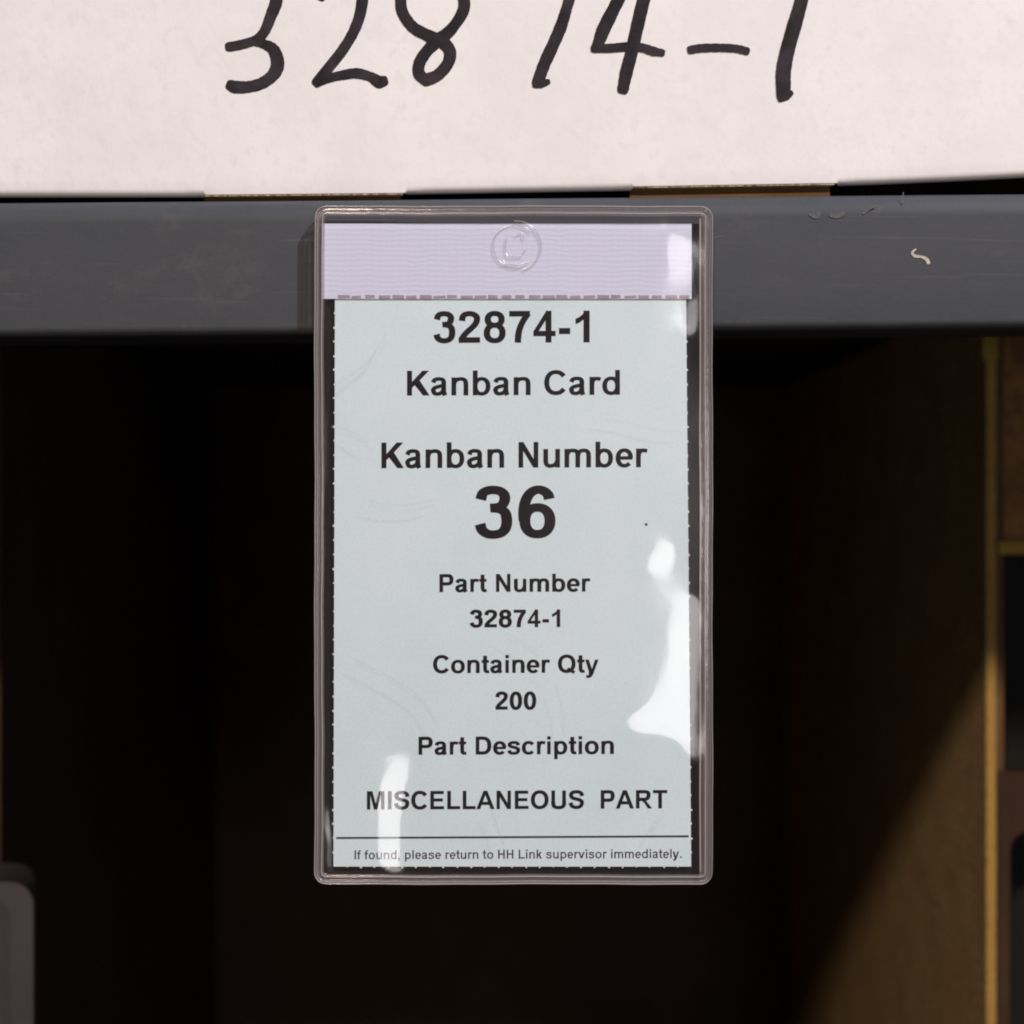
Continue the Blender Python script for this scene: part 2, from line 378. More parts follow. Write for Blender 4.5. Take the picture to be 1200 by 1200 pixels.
ink([(946, -30), (938, 5), (930, 33), (922, 62), (918, 85), (918, 104), (917, 112)], [13, 14, 15, 16, 16, 15, 14])
ink([(914, 116), (921, 113), (927, 109)], [7, 8, 6])
settle(carton)

# ================================================================== CARDBOARD BINS BELOW
BF = 0.227                                      # their front edges
ZB = -0.298; ZT = 0.070
def wall(name, x0, x1, y0, y1, z0, z1, parent, m=KRAFT, bev=0.0004):
    bm = bmesh.new(); box(bm, x0, x1, y0, y1, z0, z1, bev); return bm_obj(name, bm, m, parent)
xi0 = P(1.5, 0, BF).x; xi1 = P(1155.5, 0, BF).x; xi2 = P(1167, 0, BF).x
bin1 = thing('cardboard_bin', 'wide open brown cardboard bin under the shelf, dark inside, behind the hanging card sleeve', 'bin', (0, BF, ZB))
def edge_strip(x0, x1, z0, z1, parent):
    """raw front edge of a corrugated wall: two liners with flutes"""
    for a, b_, m in ((x0, x0 + 0.0006, KRAFT), (x0 + 0.0008, x1 - 0.0008, KRAFT_EDGE), (x1 - 0.0006, x1, KRAFT)):
        wall('board_layer', a, b_, BF - 0.0004 if m is KRAFT_EDGE else BF - 0.0006, BF - 0.00005, z0, z1, parent, m, 0)
wall('side_wall', xi1, xi2, BF, BF + 0.60, ZB, ZT, bin1); edge_strip(xi1, xi2, ZB, ZT, bin1)
wall('side_wall', xi0 - 0.003, xi0, BF, BF + 0.60, ZB, ZT, bin1, KRAFT_DEEP_SHADE)
wall('board_layer', xi0 - 0.003, xi0, BF - 0.0006, BF - 0.00005, ZB, ZT, bin1, BOARD_SHADE, 0)
wall('back_wall', xi0, xi1, BF + 0.597, BF + 0.60, ZB + 0.0035, ZT, bin1, KRAFT_SHADE)
wall('floor_panel', xi0 + .0002, xi1 - .0002, BF, BF + 0.596, ZB, ZB + 0.003, bin1, KRAFT_SHADE)
q = P(1154, 396, BF)
wall('light_patch_tab', xi1 - 0.0012, xi2 + 0.0006, BF - 0.0012, BF + 0.004, P(0, 421, BF).z, ZT, bin1, YELLOW, 0.0002)  # yellow tab painting a patch of light at the top of the edge
# long pale crease on the inner face of the right wall
CRE = mottled('rubbed_kraft', (0.52, 0.36, 0.20), (0.6, 0.43, 0.25), 300, 0.9)
for (px0, px1, py) in ((1120, 1150, 1012), (1085, 1104, 1055), (1128, 1141, 905)):
    # convert the seen spot to its depth on the wall
    y0 = D * (xi1 / ((px1 - 600) * PX)) - D; y1 = D * (xi1 / ((px0 - 600) * PX)) - D
    z = (600 - py) * PX * (D + (y0 + y1) / 2) / D
    wall('crease', xi1 - 0.0001, xi1 + 0.0004, y0, y1, z - 0.0005, z + 0.0005, bin1, CRE, 0)
settle(bin1)

bin2 = thing('cardboard_bin', 'brown cardboard bin at the right edge with a pale crossbar and a dark opening', 'bin', (0.3, BF, ZB))
x2 = xi2 + 0.0008; x3 = x2 + 0.22
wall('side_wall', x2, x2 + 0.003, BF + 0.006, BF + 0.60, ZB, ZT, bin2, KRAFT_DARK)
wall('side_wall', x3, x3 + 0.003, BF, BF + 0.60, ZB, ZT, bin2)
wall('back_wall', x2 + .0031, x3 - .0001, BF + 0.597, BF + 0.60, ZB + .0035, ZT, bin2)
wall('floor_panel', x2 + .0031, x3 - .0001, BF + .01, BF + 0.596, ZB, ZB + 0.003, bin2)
wall('crossbar', x2 + 0.0002, x3 - .0002, BF + 0.001, BF + 0.0055, P(0, 650, BF).z, P(0, 634, BF).z, bin2, KRAFT_EDGE, 0.0006)
# lower front panel with a rounded hand hole
bm = bmesh.new()
zt = P(0, 905, BF).z
hx0 = P(1185, 0, BF).x; hz1 = P(0, 975, BF).z; r = 0.006
pts = [(x2 + .0002, ZB), (hx0, ZB)] + [(hx0, hz1 - r)] + [(hx0 + r - r * math.cos(math.radians(a)), hz1 - r + r * math.sin(math.radians(a))) for a in (30, 60, 90)] + \
      [(x3 - .03, hz1), (x3 - .03, ZB), (x3 - .0002, ZB), (x3 - .0002, zt), (x2 + .0002, zt)]
prism(bm, pts, BF + 0.002, BF + 0.005); bm_obj('front_panel', bm, BOARD_SHADE, bin2)
settle(bin2)
# brown parcels inside the right bin, behind the crossbar
par = thing('brown_parcel', 'mottled brown parcel standing in the right hand bin above the pale crossbar', 'parcel', (0.25, BF + 0.06, ZB))
pm = mottled('mottled_parcel', (0.22, 0.13, 0.10), (0.85, 0.44, 0.13), 42, 0.7, 300, 0.6, 0.001, c3=(0.16, 0.10, 0.09))
zz = P(0, 645, BF + 0.05).z
bm = bmesh.new(); box(bm, x2 + 0.005, x3 - 0.01, BF + 0.05, BF + 0.3, zz, ZT - 0.004, 0.003); bm_obj('carton_body', bm, pm, par)
bm = bmesh.new(); box(bm, x2 + 0.012, x3 - 0.02, BF + 0.06, BF + 0.3, ZB + 0.0035, zz - 0.0005, 0.002); bm_obj('hollow_shade_block', bm, BLACKISH, par)  # black block painting the shade in the hollow below the crossbar
settle(par)

# grey plastic bin at lower left
GY = 0.17
gb = thing('plastic_bin', 'grey plastic bin with a rounded corner at the lower left edge of the picture', 'bin', (-0.25, GY, -0.30))
a = P(-420, 0, GY).x; c2 = P(39, 0, GY).x; zt = P(0, 1034, GY).z; r = 0.0068
bm = bmesh.new(); prism(bm, rrect(a, c2 - 0.0085, -0.2995, zt - 0.001, r, 10), GY + 0.0012, GY + 0.05)
bm_obj('tub_body', bm, GREY_PLASTIC, gb)
bm = bmesh.new()
outer = rrect(a, c2, -0.2995, zt, r, 10); inner = rrect(a + .006, c2 - .0068, -0.294, zt - .006, 0.004, 10)
vo = [bm.verts.new((x, GY, z)) for x, z in outer]; vo2 = [bm.verts.new((x, GY + 0.001, z)) for x, z in outer]; vi = [bm.verts.new((x, GY + .0001, z)) for x, z in inner]; vi2 = [bm.verts.new((x + (0.0012 if x < -.2 else -.0035), GY + .0011, z - (0.003 if z > -.2 else -.001))) for x, z in inner]
m_ = len(outer)
for i in range(m_):
    j = (i + 1) % m_
    bm.faces.new((vo[i], vo[j], vi[j], vi[i])); bm.faces.new((vi[i], vi[j], vi2[j], vi2[i])); bm.faces.new((vo[i], vo2[i], vo2[j], vo[j]))
bm_obj('rim', bm, GREY_PLASTIC, gb, False)
settle(gb)

# ================================================================== CARD SLEEVE
sl = thing('card_sleeve', 'clear vinyl card sleeve with welded edges stuck to the front of the grey shelf', 'card holder', (0, 0.002, P(600, 1037).z))
SX0, SX1, SZ0, SZ1 = P(368, 0).x, P(835.5, 0).x, P(0, 1037).z, P(0, 241).z
Y_CARD = 0.0021; Y_BACK = 0.0031

# --- front film: a real height field, buckled so that it catches the added glare lamp where the photograph shows glare
step = 2.0
fx0, fx1, fy0, fy1 = 378.0, 826.0, 251.0, 1028.0
nx = int((fx1 - fx0) / step) + 1; ny = int((fy1 - fy0) / step) + 1
gx_ = fx0 + np.arange(nx) * step; gy_ = fy0 + np.arange(ny) * step
XX, YY = np.meshgrid(gx_, gy_)
def inside(poly, X, Y):
    r_ = np.zeros(X.shape, bool); n_ = len(poly)
    for i in range(n_):
        x0, y0 = poly[i]; x1, y1 = poly[(i + 1) % n_]
        if y0 == y1: continue
        c_ = ((y0 > Y) != (y1 > Y)) & (X < (x1 - x0) * (Y - y0) / (y1 - y0) + x0)
        r_ ^= c_
    return r_
patches = [
    [(781, 276), (786, 272), (796, 276), (806, 288), (810, 312), (812, 346), (808, 350), (803, 340), (794, 322), (785, 298)],
    [(757, 669), (764, 652), (778, 640), (790, 640), (791, 652), (782, 665), (768, 669)],
    [(806, 700), (818, 702), (820, 730), (817, 780), (814, 830), (812, 890), (798, 874), (778, 861), (750, 860), (732, 851), (746, 840), (764, 828), (774, 815), (782, 780), (787, 742), (797, 712)],
    [(484, 880), (481, 905), (474, 935), (471, 970), (468, 1017), (444, 1017), (442, 980), (443, 925), (455, 900), (470, 886)],
    [(379, 318), (383, 318), (385, 366), (380, 366)],
    [(379, 470), (384, 480), (385, 555), (380, 570)],
    [(380, 945), (388, 950), (391, 1015), (382, 1015)],
    [(806, 352), (816, 352), (816, 388), (806, 392)],
]
GH = np.zeros(XX.shape); GV = np.zeros(XX.shape); WT = np.ones(XX.shape)
Pxw = (XX - 600) * PX; Pzw = (600 - YY) * PX
def unit(a): return a / np.linalg.norm(a, axis=0)
vc = unit(np.array([-Pxw, -D * np.ones_like(Pxw), -Pzw])); vl = unit(np.array([C_POS.x - Pxw, C_POS.y * np.ones_like(Pxw), C_POS.z - Pzw]))
hv = vc + vl; tgx = hv[0] / -hv[1]; tgz = hv[2] / -hv[1]
def rounded(p, n=5):
    out = []
    for i in range(len(p)):
        p0, p1, p2, p3 = p[i - 1], p[i], p[(i + 1) % len(p)], p[(i + 2) % len(p)]
        for k in range(n):
            t = k / n
            out.append(tuple(0.5 * (2 * b1 + (b2 - b0) * t + (2 * b0 - 5 * b1 + 4 * b2 - b3) * t * t + (3 * b1 - b0 - 3 * b2 + b3) * t ** 3) for b0, b1, b2, b3 in zip(p0, p1, p2, p3)))
    return out
MK = np.zeros(XX.shape)
for p in [rounded(q_) for q_ in patches]:
    m_ = inside(p, XX, YY)
    MK = np.maximum(MK, m_.astype(float))
for k in range(9):      # soften the buckle edges
    q_ = np.pad(MK, 1, mode='edge'); MK = (q_[1:-1, 1:-1] * 4 + q_[:-2, 1:-1] + q_[2:, 1:-1] + q_[1:-1, :-2] + q_[1:-1, 2:]) / 8
GH = -tgx * PX * MK; GV = tgz * PX * MK               # h per photo pixel, to the right and downwards
WT = 1 + 59 * MK
# gentle ripples elsewhere
rp = 0.012 * PX
rip = np.random.RandomState(3)
out = MK < 0.01
for k in range(7):
    a = rip.uniform(0, 6.28); f = rip.uniform(0.006, 0.03); ph = rip.uniform(0, 6.28)
    s_ = np.cos((XX * math.cos(a) + YY * math.sin(a)) * f + ph)
    GH[out] += rp * math.cos(a) * s_[out]; GV[out] += rp * math.sin(a) * s_[out]
WH = np.minimum(WT[:, 1:], WT[:, :-1]); WV = np.minimum(WT[1:, :], WT[:-1, :])
TH = (GH[:, 1:] + GH[:, :-1]) / 2 * step; TV = (GV[1:, :] + GV[:-1, :]) / 2 * step
def adj(a, b):
    r_ = np.zeros(XX.shape)
    r_[:, 1:] += a; r_[:, :-1] -= a; r_[1:, :] += b; r_[:-1, :] -= b
    return r_
pin = np.zeros(XX.shape); pin[0, :] = pin[-1, :] = pin[:, 0] = pin[:, -1] = 0.03
def A_(h): return adj(WH * (h[:, 1:] - h[:, :-1]), WV * (h[1:, :] - h[:-1, :])) + (pin + 1e-4) * h
BASE = 0.0006
rhs = adj(WH * TH, WV * TV) + pin * BASE
dg = adj(WH * 1.0, WV * 1.0) * 0
dg[:, 1:] += WH; dg[:, :-1] += WH; dg[1:, :] += WV; dg[:-1, :] += WV; dg += pin + 1e-4
h = np.zeros(XX.shape); r_ = rhs - A_(h); z_ = r_ / dg; p_ = z_.copy(); rz = (r_ * z_).sum()
for it in range(1500):
    q_ = A_(p_); al = rz / (p_ * q_).sum(); h += al * p_; r_ -= al * q_; z_ = r_ / dg; rz2 = (r_ * z_).sum()
    if rz2 < 1e-22: break
    p_ = z_ + (rz2 / rz) * p_; rz = rz2
print('film height mm', h[:50].min() * 1000, h.min() * 1000, h.max() * 1000, 'iterations', it)
me = bpy.data.meshes.new('front_film')
co = np.stack([Pxw, -h, Pzw], -1).reshape(-1, 3)
idx = np.arange(nx * ny).reshape(ny, nx)
fc = np.stack([idx[:-1, :-1], idx[1:, :-1], idx[1:, 1:], idx[:-1, 1:]], -1).reshape(-1, 4)
me.from_pydata(co.tolist(), [], fc.tolist())
for p in me.polygons: p.use_smooth = True
link('front_film', me, FILM, sl)

# --- back film
bm = bmesh.new(); prism(bm, rrect(SX0 + .0006, SX1 - .0006, SZ0 + .0006, P(0, 262, Y_BACK).z, 0.0022), Y_BACK, Y_BACK + 0.00025)
bm_obj('back_film', bm, BACK_FILM, sl)
# --- welded border: section with an outer bead, a groove and an inner bead
bm = bmesh.new()
sec = []   # inset from the outer edge (mm), y (mm)
for d_, y_ in ((0.05, 2.6), (0.05, 0.9), (0.3, 0.75), (1.4, 0.7), (1.9, 0.75), (2.3, 0.6), (2.3, 0.8), (2.2, 2.6)):
    sec.append((d_ / 1000, y_ / 1000))
loops = []
for d_, y_ in sec:
    rr_ = max(0.0028 - d_, 0.0008)
    loops.append([bm.verts.new((x, y_, z)) for x, z in rrect(SX0 + d_, SX1 - d_, SZ0 + d_, SZ1 - d_, rr_, 8, True)])
m_ = len(loops[0])
for k in range(len(loops)):
    A1 = loops[k]; B1 = loops[(k + 1) % len(loops)]
    for i in range(m_):
        j = (i + 1) % m_
        bm.faces.new((A1[i], A1[j], B1[j], B1[i]))
bm_obj('welded_border', bm, BEAD, sl, True)
for ins, wd_, dep in ((0.0, 0.36, 0.85), (0.62, 0.20, 0.45), (1.62, 0.34, 0.65)):
    bm = bmesh.new(); loops = []
    for k in range(9):
        a = math.pi * k / 8; d_ = (ins + wd_ / 2 - wd_ / 2 * math.cos(a)) / 1000
        y_ = (0.78 - dep * math.sin(a)) / 1000
        loops.append([bm.verts.new((x, y_, z)) for x, z in rrect(SX0 + d_, SX1 - d_, SZ0 + d_, SZ1 - d_, max(0.0028 - d_, 0.0008), 8, True)])
    for k in range(8):
        for i in range(m_):
            j = (i + 1) % m_; bm.faces.new((loops[k][i], loops[k][j], loops[k + 1][j], loops[k + 1][i]))
    bm_obj('moulded_ridge', bm, RIDGE, sl, True)
for o_ in sl.children:
    if o_.name.startswith(('moulded_ridge', 'welded_border', 'back_film')):
        for v_ in o_.data.vertices:
            x, y, z = v_.co
            v_.co.x += 0.00007 * math.sin(z * 95 + 1) + 0.00004 * math.sin(z * 310 + x * 20)
            v_.co.z += 0.00006 * math.sin(x * 120 + .5) + 0.00003 * math.sin(x * 370)
            v_.co.y += 0.00012 * math.sin(z * 60 + x * 40)
bm = bmesh.new(); q1, q2 = P(819.5, 252, .0012), P(827, 1027, .0012)
box(bm, q1.x, q2.x, 0.0010, 0.0013, q2.z, q1.z, 0.0001); bm_obj('side_seam', bm, BEAD, sl)
for xx_, wv_ in ((820.5, 1.6), (826, 1.2)):
    ribbon('seam_line', [(xx_ + random.uniform(-.5, .5), 256 + k * 85) for k in range(10)], wv_, RIDGE, sl, .0009, 0.0, 6)
# --- woven mounting tape
t0, t1 = P(377.5, 262, .0018), P(810.5, 350.2, .0018)
bm = bmesh.new(); box(bm, t0.x, t1.x, 0.0018, 0.0020, t1.z, t0.z, 0)
bm_obj('woven_tape', bm, TAPE, sl)
bm = bmesh.new(); box(bm, t0.x + .003, t1.x - .003, 0.00205, BY - 0.00005, t1.z + .002, t0.z - .001, 0.0003)
bm_obj('adhesive_pad', bm, GREY_PLASTIC, sl)
bm = bmesh.new(); xx = 396.0
while xx < 806:
    ln = random.uniform(10.5, 14.6); d1_, d2_ = random.uniform(-.6, .9), random.uniform(-.9, .5)
    bm.faces.new([bm.verts.new(P(a, b_, .00177)) for a, b_ in ((xx, 346 + d1_), (xx + ln, 346 + d1_ * .3), (xx + ln, 350 + d2_), (xx, 350 + d2_ * .4))]); xx += 16
bm_obj('perforation_dashes', bm, MAUVE, sl)
# --- embossed round mark near the top
def tube(name, pts, r, m, parent, y, closed=False, seg=8):
    cu = bpy.data.curves.new(name, 'CURVE'); cu.dimensions = '3D'; cu.bevel_depth = r; cu.bevel_resolution = 2
    s = cu.splines.new('POLY'); s.points.add(len(pts) - 1)
    for i, (a, b_) in enumerate(pts):
        q = P(a, b_, y); s.points[i].co = (*q, 1)
    s.use_cyclic_u = closed
    o = bpy.data.objects.new(name, cu); COL.objects.link(o)
    me = bpy.data.meshes.new_from_object(o.evaluated_get(bpy.context.evaluated_depsgraph_get()))
    bpy.data.objects.remove(o); bpy.data.curves.remove(cu)
    for p in me.polygons: p.use_smooth = True
    return link(name, me, m, parent)
def circ(cx, cy, r, a0=0, a1=360, n=40): return [(cx + r * math.cos(math.radians(a0 + (a1 - a0) * k / n)), cy + r * math.sin(math.radians(a0 + (a1 - a0) * k / n))) for k in range(n + 1)]
ye = 0.0013
tube('embossed_ring', circ(605, 288, 29, -95, 75), 0.00022, EMBOSS, sl, ye)
tube('embossed_ring', circ(603, 288, 25, 60, 320), 0.0002, EMBOSS, sl, ye)
tube('embossed_line', [(593, 279), (592, 292), (595, 300), (611, 300), (616, 292)], 0.0002, EMBOSS, sl, ye)
tube('embossed_line', [(588, 301), (592, 309), (608, 310), (620, 306)], 0.00018, EMBOSS, sl, ye)
tube('embossed_line', [(604, 276), (612, 272), (614, 282)], 0.00018, EMBOSS, sl, ye)
# faint crease lines in the film
HZ = clear('scratched_vinyl', 1.5, 0.04, (0.95, 0.93, 0.95), 0.2, (1, 1, 1))
for pts, wd in (([(700, 484), (730, 488), (765, 497), (800, 501)], 2.5), ([(432, 586), (450, 591), (478, 592), (508, 586)], 3), ([(592, 742), (610, 750), (630, 764)], 3),
                ([(414, 772), (450, 790), (490, 815), (510, 845)], 3), ([(650, 800), (658, 830), (660, 860)], 2.5), ([(388, 500), (410, 505), (432, 520)], 3), ([(392, 452), (430, 425), (452, 392)], 3),
                ([(574, 945), (582, 968), (590, 990)], 3), ([(762, 975), (770, 960), (778, 950)], 4)):
    ribbon('film_crease', pts, wd, HZ, sl, -0.0006, 0.0, 8, cap=False)
settle(sl)

# ================================================================== THE CARD
kc = thing('kanban_card', 'pale blue printed card with perforated edges and bold number 36, held inside the clear sleeve', 'card', P(600, 1015, Y_CARD))
def lerp(a, b_, t): return a + (b_ - a) * t
c0, c1, c2_, c3_ = (392.5, 350.5), (804, 350.5), (810, 1015.5), (390.8, 1015.5)
bm = bmesh.new(); NXc, NYc = 12, 20
def cpt(u, v_, y):
    a = (lerp(c0[0], c1[0], u), lerp(c0[1], c1[1], u)); b_ = (lerp(c3_[0], c2_[0], u), lerp(c3_[1], c2_[1], u))
    return bm.verts.new(P(lerp(a[0], b_[0], v_), lerp(a[1], b_[1], v_), y))
for y in (Y_CARD, Y_CARD + 0.00018):
    g_ = [[cpt(a / NXc, b_ / NYc, y) for a in range(NXc + 1)] for b_ in range(NYc + 1)]
    for b_ in range(NYc):
        for a in range(NXc): bm.faces.new((g_[b_][a], g_[b_][a + 1], g_[b_ + 1][a + 1], g_[b_ + 1][a]))
bm_obj('card_sheet', bm, CARD, kc)
# torn paper nubs left by the micro-perforation
bm = bmesh.new()
for (a, b_, out_, per) in ((c0, c1, (0, -1), 16), (c1, c2_, (1, 0), 16.4), (c2_, c3_, (0, 1), 16), (c3_, c0, (-1, 0), 16.4)):
    Ld = math.hypot(b_[0] - a[0], b_[1] - a[1]); n_ = int(Ld / per)
    for k in range(1, n_):
        t = k / n_ + random.uniform(-.6, .6) / Ld; oo = (3.6 if out_ == (0, -1) else random.uniform(0.8, 2.0)); hw = random.uniform(1.0, 1.6)
        qx, qy = lerp(a[0], b_[0], t), lerp(a[1], b_[1], t); tx, ty = abs(out_[1]) * hw, abs(out_[0]) * hw
        vv = [(qx - tx, qy - ty), (qx + tx, qy + ty), (qx + tx * .7 + out_[0] * oo, qy + ty * .7 + out_[1] * oo), (qx - tx * .7 + out_[0] * oo, qy - ty * .7 + out_[1] * oo)]
        bm.faces.new([bm.verts.new(P(u_, v_, Y_CARD + 0.00006)) for u_, v_ in vv])
bm_obj('perforation_nubs', bm, WHITE_BOARD, kc)

YT = Y_CARD - 0.00004

# a bold grotesque drawn for this card: bars (x0,x1,y0,y1), filled outlines, and curves given by their centre line
def ell(cx, cy, rx, ry, a0=0, a1=360, n=28):
    out = []
    for k in range(n + 1):
        a = math.radians(a0 + (a1 - a0) * k / n); c_, s_ = math.cos(a), math.sin(a)
        out.append((cx + rx * math.copysign(abs(c_) ** 0.9, c_), cy + ry * math.copysign(abs(s_) ** 0.9, s_)))
    return ('raw', out)
def cv(*p): return ('curve', list(p))
def pg(*p): return ('poly', list(p))
def br(x0, x1, y0, y1): return ('poly', [(x0, y0), (x1, y0), (x1, y1), (x0, y1)])
NARCH = cv((135, 300), (152, 380), (215, 450), (310, 474), (405, 465), (462, 415), (479, 330), (480, 200), (480, 0))
GL = {
 '0': (556, [ell(278, 354, 168, 306)]),
 '1': (556, [br(256, 393, 0, 719), pg((300, 517), (256, 517), (170, 450), (79, 411), (79, 536), (150, 568), (220, 620), (262, 670), (281, 719), (300, 719))]),
 '2': (556, [br(32, 509, 0, 127), cv((107, 498), (125, 595), (185, 648), (275, 662), (365, 645), (430, 590), (438, 515), (405, 430), (325, 340), (215, 240), (145, 160), (108, 90), (104, 60))]),
 '3': (556, [cv((103, 530), (130, 615), (195, 655), (270, 662), (350, 648), (405, 600), (417, 535), (390, 465), (330, 427), (225, 415)), cv((240, 412), (345, 400), (420, 350), (443, 240), (425, 135), (365, 70), (270, 48), (185, 62), (120, 115), (95, 195))]),
 '4': (556, [br(300, 432, 0, 719), br(28, 524, 144, 264), pg((28, 255), (317, 719), (330, 719), (330, 549), (145, 255))]),
 '6': (556, [ell(286, 236, 164, 184), cv((113, 235), (107, 340), (121, 470), (165, 580), (230, 645), (305, 664), (375, 642), (425, 590), (440, 535))]),
 '7': (556, [br(46, 509, 592, 719), cv((475, 660), (420, 590), (345, 470), (285, 330), (250, 180), (238, 0))]),
 '8': (556, [ell(278, 530, 154, 134), ell(278, 222, 174, 176)]),
 '-': (333, [br(42, 293, 190, 327)]),
 'K': (722, [br(75, 219, 0, 716), pg((219, 398), (511, 716), (705, 716), (435, 437), (720, 0), (534, 0), (335, 338), (219, 219))]),
 'C': (722, [ell(385, 358, 264, 305, 34, 326)]),
 'N': (722, [pg((74, 0), (74, 716), (215, 716), (508, 238), (508, 716), (642, 716), (642, 0), (497, 0), (208, 467), (208, 0))]),
 'P': (667, [br(73, 218, 0, 716), cv((200, 655), (290, 655), (380, 655), (470, 645), (525, 595), (545, 495), (525, 395), (465, 342), (370, 330), (290, 330), (200, 330))]),
 'D': (722, [br(72, 217, 0, 716), cv((200, 655), (270, 655), (360, 653), (460, 635), (545, 570), (592, 470), (602, 358), (592, 246), (545, 146), (460, 81), (360, 63), (270, 61), (200, 61))]),
 'Q': (778, [ell(389, 358, 272, 305), pg((450, 215), (385, 125), (655, -50), (735, 45))]),
 'O': (778, [ell(389, 358, 272, 305)]),
 'M': (833, [pg((71, 0), (71, 716), (287, 716), (417, 228), (545, 716), (762, 716), (762, 0), (628, 0), (628, 564), (486, 0), (347, 0), (205, 564), (205, 0))]),
 'I': (278, [br(68, 213, 0, 716)]),
 'S': (667, [cv((562, 495), (535, 590), (455, 648), (335, 662), (215, 648), (140, 590), (125, 520), (155, 450), (235, 405), (345, 378), (470, 342), (545, 285), (552, 205), (515, 115), (435, 66), (335, 54), (220, 72), (140, 135), (108, 240))]),
 'E': (667, [br(73, 218, 0, 716), br(200, 604, 595, 716), br(200, 570, 304, 424), br(200, 618, 0, 121)]),
 'L': (611, [br(74, 220, 0, 716), br(200, 583, 0, 122)]),
 'A': (722, [pg((0, 0), (280, 716), (357, 716), (355, 549), (154, 0)), pg((357, 716), (433, 716), (719, 0), (562, 0), (355, 549)), br(200, 510, 163, 284)]),
 'U': (722, [br(71, 216, 260, 716), br(500, 645, 260, 716), cv((143, 290), (144, 200), (172, 110), (250, 62), (357, 50), (464, 62), (544, 110), (572, 200), (573, 290))]),
 'R': (722, [br(73, 218, 0, 716), cv((200, 655), (300, 655), (400, 655), (500, 645), (557, 600), (572, 510), (545, 420), (480, 370), (380, 358), (300, 357), (200, 357)), pg((300, 310), (440, 340), (520, 240), (717, 0), (544, 0), (400, 220), (330, 299))]),
 'T': (611, [br(21, 588, 595, 716), br(232, 378, 0, 610)]),
 'H': (722, [br(73, 218, 0, 716), br(503, 648, 0, 716), br(200, 520, 311, 434)]),
 'a': (556, [cv((103, 372), (135, 440), (200, 472), (280, 476), (360, 460), (398, 405), (402, 330), (402, 200), (408, 90), (440, 0)), cv((402, 290), (300, 266), (190, 240), (118, 195), (105, 140), (140, 65), (210, 42), (300, 58), (372, 115), (402, 200))]),
 'b': (611, [br(66, 203, 0, 716), ell(318, 259, 184, 217)]),
 'c': (556, [ell(298, 259, 192, 217, 36, 322)]),
 'd': (611, [br(408, 545, 0, 716), ell(293, 259, 184, 217)]),
 'e': (556, [ell(284, 259, 182, 217, 0, 320), br(130, 520, 212, 306)]),
 'f': (333, [cv((330, 672), (255, 670), (175, 640), (150, 570), (150, 400), (150, 0)), br(13, 310, 410, 519)]),
 'h': (611, [br(66, 203, 0, 716), NARCH]),
 'i': (278, [br(72, 209, 0, 519), br(72, 209, 589, 716)]),
 'k': (556, [br(66, 203, 0, 716), pg((203, 325), (346, 519), (515, 519), (340, 310), (527, 0), (379, 0), (251, 230), (203, 180))]),
 'l': (278, [br(72, 209, 0, 716)]),
 'm': (889, [br(62, 199, 0, 519), cv((131, 320), (155, 400), (215, 460), (300, 474), (390, 460), (435, 400), (445, 300), (445, 0)), cv((445, 320), (470, 400), (530, 460), (615, 474), (700, 460), (747, 400), (757, 300), (757, 0))]),
 'n': (611, [br(66, 203, 0, 519), NARCH]),
 'o': (611, [ell(305, 259, 197, 217)]),
 'p': (611, [br(66, 203, -198, 519), ell(318, 259, 184, 217)]),
 'r': (389, [br(65, 202, 0, 519), cv((134, 280), (150, 390), (215, 458), (300, 470), (385, 450))]),
 's': (556, [cv((452, 365), (425, 435), (350, 472), (270, 476), (180, 464), (118, 418), (114, 368), (152, 322), (240, 294), (360, 262), (440, 212), (448, 150), (410, 78), (335, 46), (260, 42), (170, 56), (112, 105), (90, 162))]),
 't': (333, [cv((158, 690), (158, 500), (158, 300), (160, 160), (185, 75), (245, 50), (318, 62)), br(20, 311, 412, 519)]),
 'u': (611, [br(408, 545, 0, 519), cv((134, 519), (134, 300), (135, 180), (155, 95), (220, 48), (305, 48), (395, 80), (455, 150), (478, 230))]),
 'v': (556, [pg((215, 0), (5, 519), (150, 519), (278, 160), (403, 519), (545, 519), (339, 0))]),
 'y': (556, [pg((6, 519), (152, 519), (276, 151), (397, 519), (539, 519), (356, 20), (323, -70), (260, -170), (170, -212), (105, -212), (55, -205), (43, -98), (100, -106), (150, -98), (185, -60), (203, -1))]),
 ',': (278, [br(72, 209, 0, 137), pg((209, 5), (205, -60), (160, -125), (95, -160), (70, -110), (120, -80), (140, 5))]),
 '.': (278, [br(72, 209, 0, 137)]), ' ': (278, []),
}
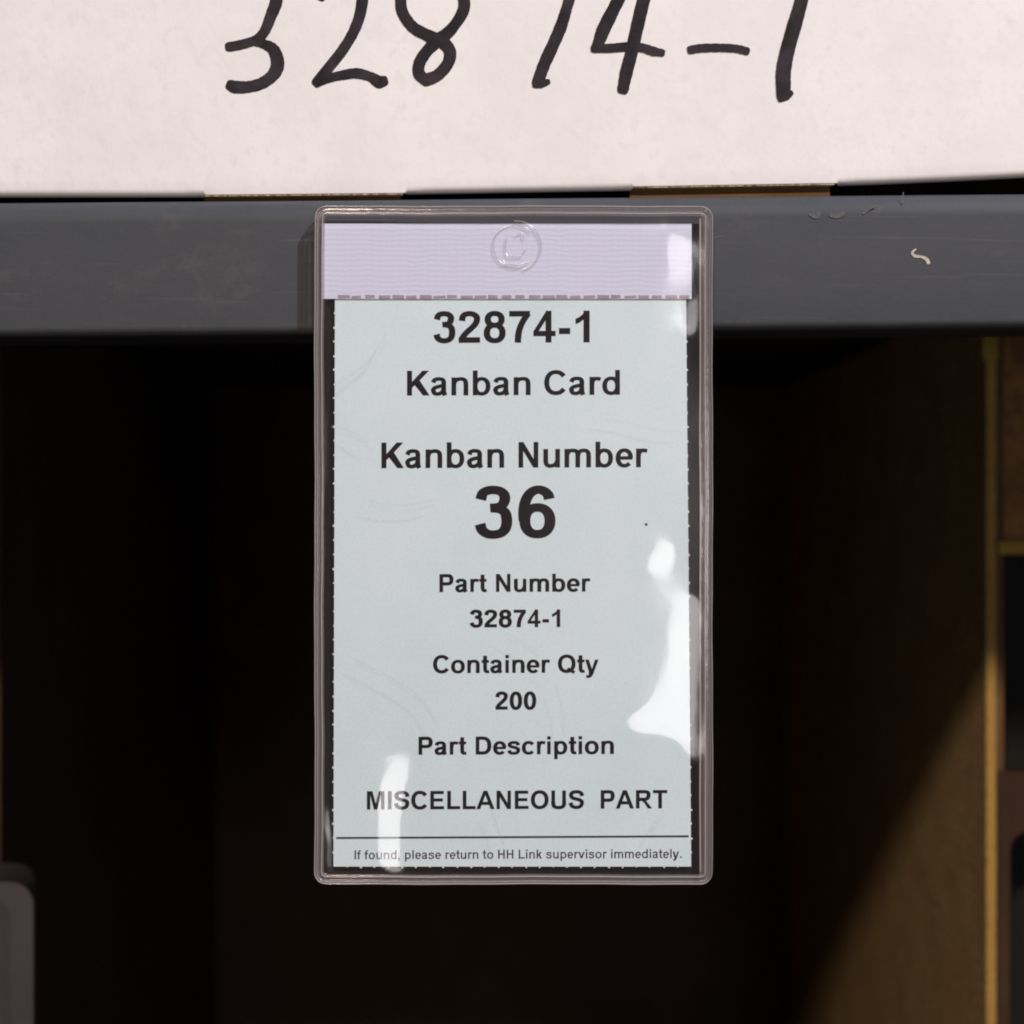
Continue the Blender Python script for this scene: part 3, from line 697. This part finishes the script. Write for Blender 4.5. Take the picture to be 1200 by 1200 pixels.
def print_line(s, x0, x1, top, base, weight=1.0, m=PRINT, soft=0.0):
    prims = []; adv = 0
    for ch in s:
        wch, items = GL[ch]
        upper = ch.isupper() or ch.isdigit()
        for kind, pts in items:
            if kind == 'poly' and weight < 1 and len(pts) == 4 and pts[0][1] == pts[1][1] and pts[1][0] == pts[2][0]:
                (xa_, ya_), (xb_, yb_) = pts[0], pts[2]
                if xb_ - xa_ < yb_ - ya_: m0 = (xa_ + xb_) / 2; hh = (xb_ - xa_) / 2 * weight; xa_, xb_ = m0 - hh, m0 + hh
                else: m0 = (ya_ + yb_) / 2; hh = (yb_ - ya_) / 2 * weight; ya_, yb_ = m0 - hh, m0 + hh
                pts = [(xa_, ya_), (xb_, ya_), (xb_, yb_), (xa_, yb_)]
            if kind == 'poly': prims.append([(adv + x, y) for x, y in pts]); continue
            if kind == 'curve':
                ext = [(2 * pts[0][0] - pts[1][0], 2 * pts[0][1] - pts[1][1])] + pts + [(2 * pts[-1][0] - pts[-2][0], 2 * pts[-1][1] - pts[-2][1])]
                c = []
                for i in range(1, len(ext) - 2):
                    p0, p1, p2, p3 = ext[i - 1:i + 3]
                    for k in range(4):
                        t = k / 4
                        c.append(tuple(0.5 * (2 * b1 + (b2 - b0) * t + (2 * b0 - 5 * b1 + 4 * b2 - b3) * t * t + (3 * b1 - b0 - 3 * b2 + b3) * t ** 3) for b0, b1, b2, b3 in zip(p0, p1, p2, p3)))
                c.append(pts[-1])
            else: c = pts
            closed = abs(c[0][0] - c[-1][0]) < 1 and abs(c[0][1] - c[-1][1]) < 1
            wv, wh = ((143, 117) if upper else (136, 104)); rows = []
            for i, q in enumerate(c):
                a = c[i - 1] if i else (c[-2] if closed else c[0]); b_ = c[i + 1] if i < len(c) - 1 else (c[1] if closed else c[-1])
                dx, dy = b_[0] - a[0], b_[1] - a[1]; l_ = math.hypot(dx, dy); dx /= l_; dy /= l_
                hw = math.hypot(wv * dy, wh * dx) / 2 * weight
                rows.append(((adv + q[0] - dy * hw, q[1] + dx * hw), (adv + q[0] + dy * hw, q[1] - dx * hw)))
            prims.append(('strip', rows))
        adv += wch
    allp = [q for p in prims for q in ([v for r_ in p[1] for v in r_] if p[0] == 'strip' else p)]
    xa = min(q[0] for q in allp); xb = max(q[0] for q in allp)
    sx = (x1 - x0) / (xb - xa); sy = (base - top) / 716
    bm = bmesh.new()
    def pt(q, y):
        px = x0 + (q[0] - xa) * sx; py = base - q[1] * sy - (px - 600) * 0.004
        return bm.verts.new(P(px, py, y))
    for n_, p in enumerate(prims):
        y = YT - 0.0000008 * (n_ % 6)
        if p[0] == 'strip':
            rows = [(pt(a, y), pt(b_, y)) for a, b_ in p[1]]
            for i in range(len(rows) - 1): bm.faces.new((rows[i][0], rows[i][1], rows[i + 1][1], rows[i + 1][0]))
        else: bm.faces.new([pt(q, y) for q in p])
    bmesh.ops.triangulate(bm, faces=[f for f in bm.faces if len(f.verts) > 4])
    print('TEXT', s, 'aspect', round(sx / sy, 3))
    return bm_obj('printed_line', bm, m, kc)
print_line('32874-1', 508, 691, 364.5, 401.5)
print_line('Kanban Card', 477, 726.5, 434, 463)
print_line('Kanban Number', 447, 759, 518, 548)
print_line('36', 556.5, 651, 569.5, 630.5)
print_line('Part Number', 515, 692, 672.5, 693.5, 1.12)
print_line('32874-1', 550.5, 656.5, 714.5, 735, 1.12)
print_line('Container Qty', 507.5, 701.5, 767.5, 788.5, 1.12)
print_line('200', 580.5, 628.5, 810.5, 831.5, 1.12)
print_line('Part Description', 490.5, 719.5, 863, 884, 1.12)
print_line('MISCELLANEOUS  PART', 430, 782, 926.5, 948, 1.12)
print_line('If found, please return to HH Link supervisor immediately.', 415.5, 799, 995.7, 1006.2, 0.85, PRINT_GREY)
ribbon('printed_rule', [(394, 982), (600, 981), (807, 980)], 2.3, PRINT_GREY, kc, YT, 0.0, cap=False)
ribbon('ink_speck', [(756, 613.5), (758.5, 615.5)], 2.6, PRINT_GREY, kc, YT, 0.0, cap=False)
settle(kc)
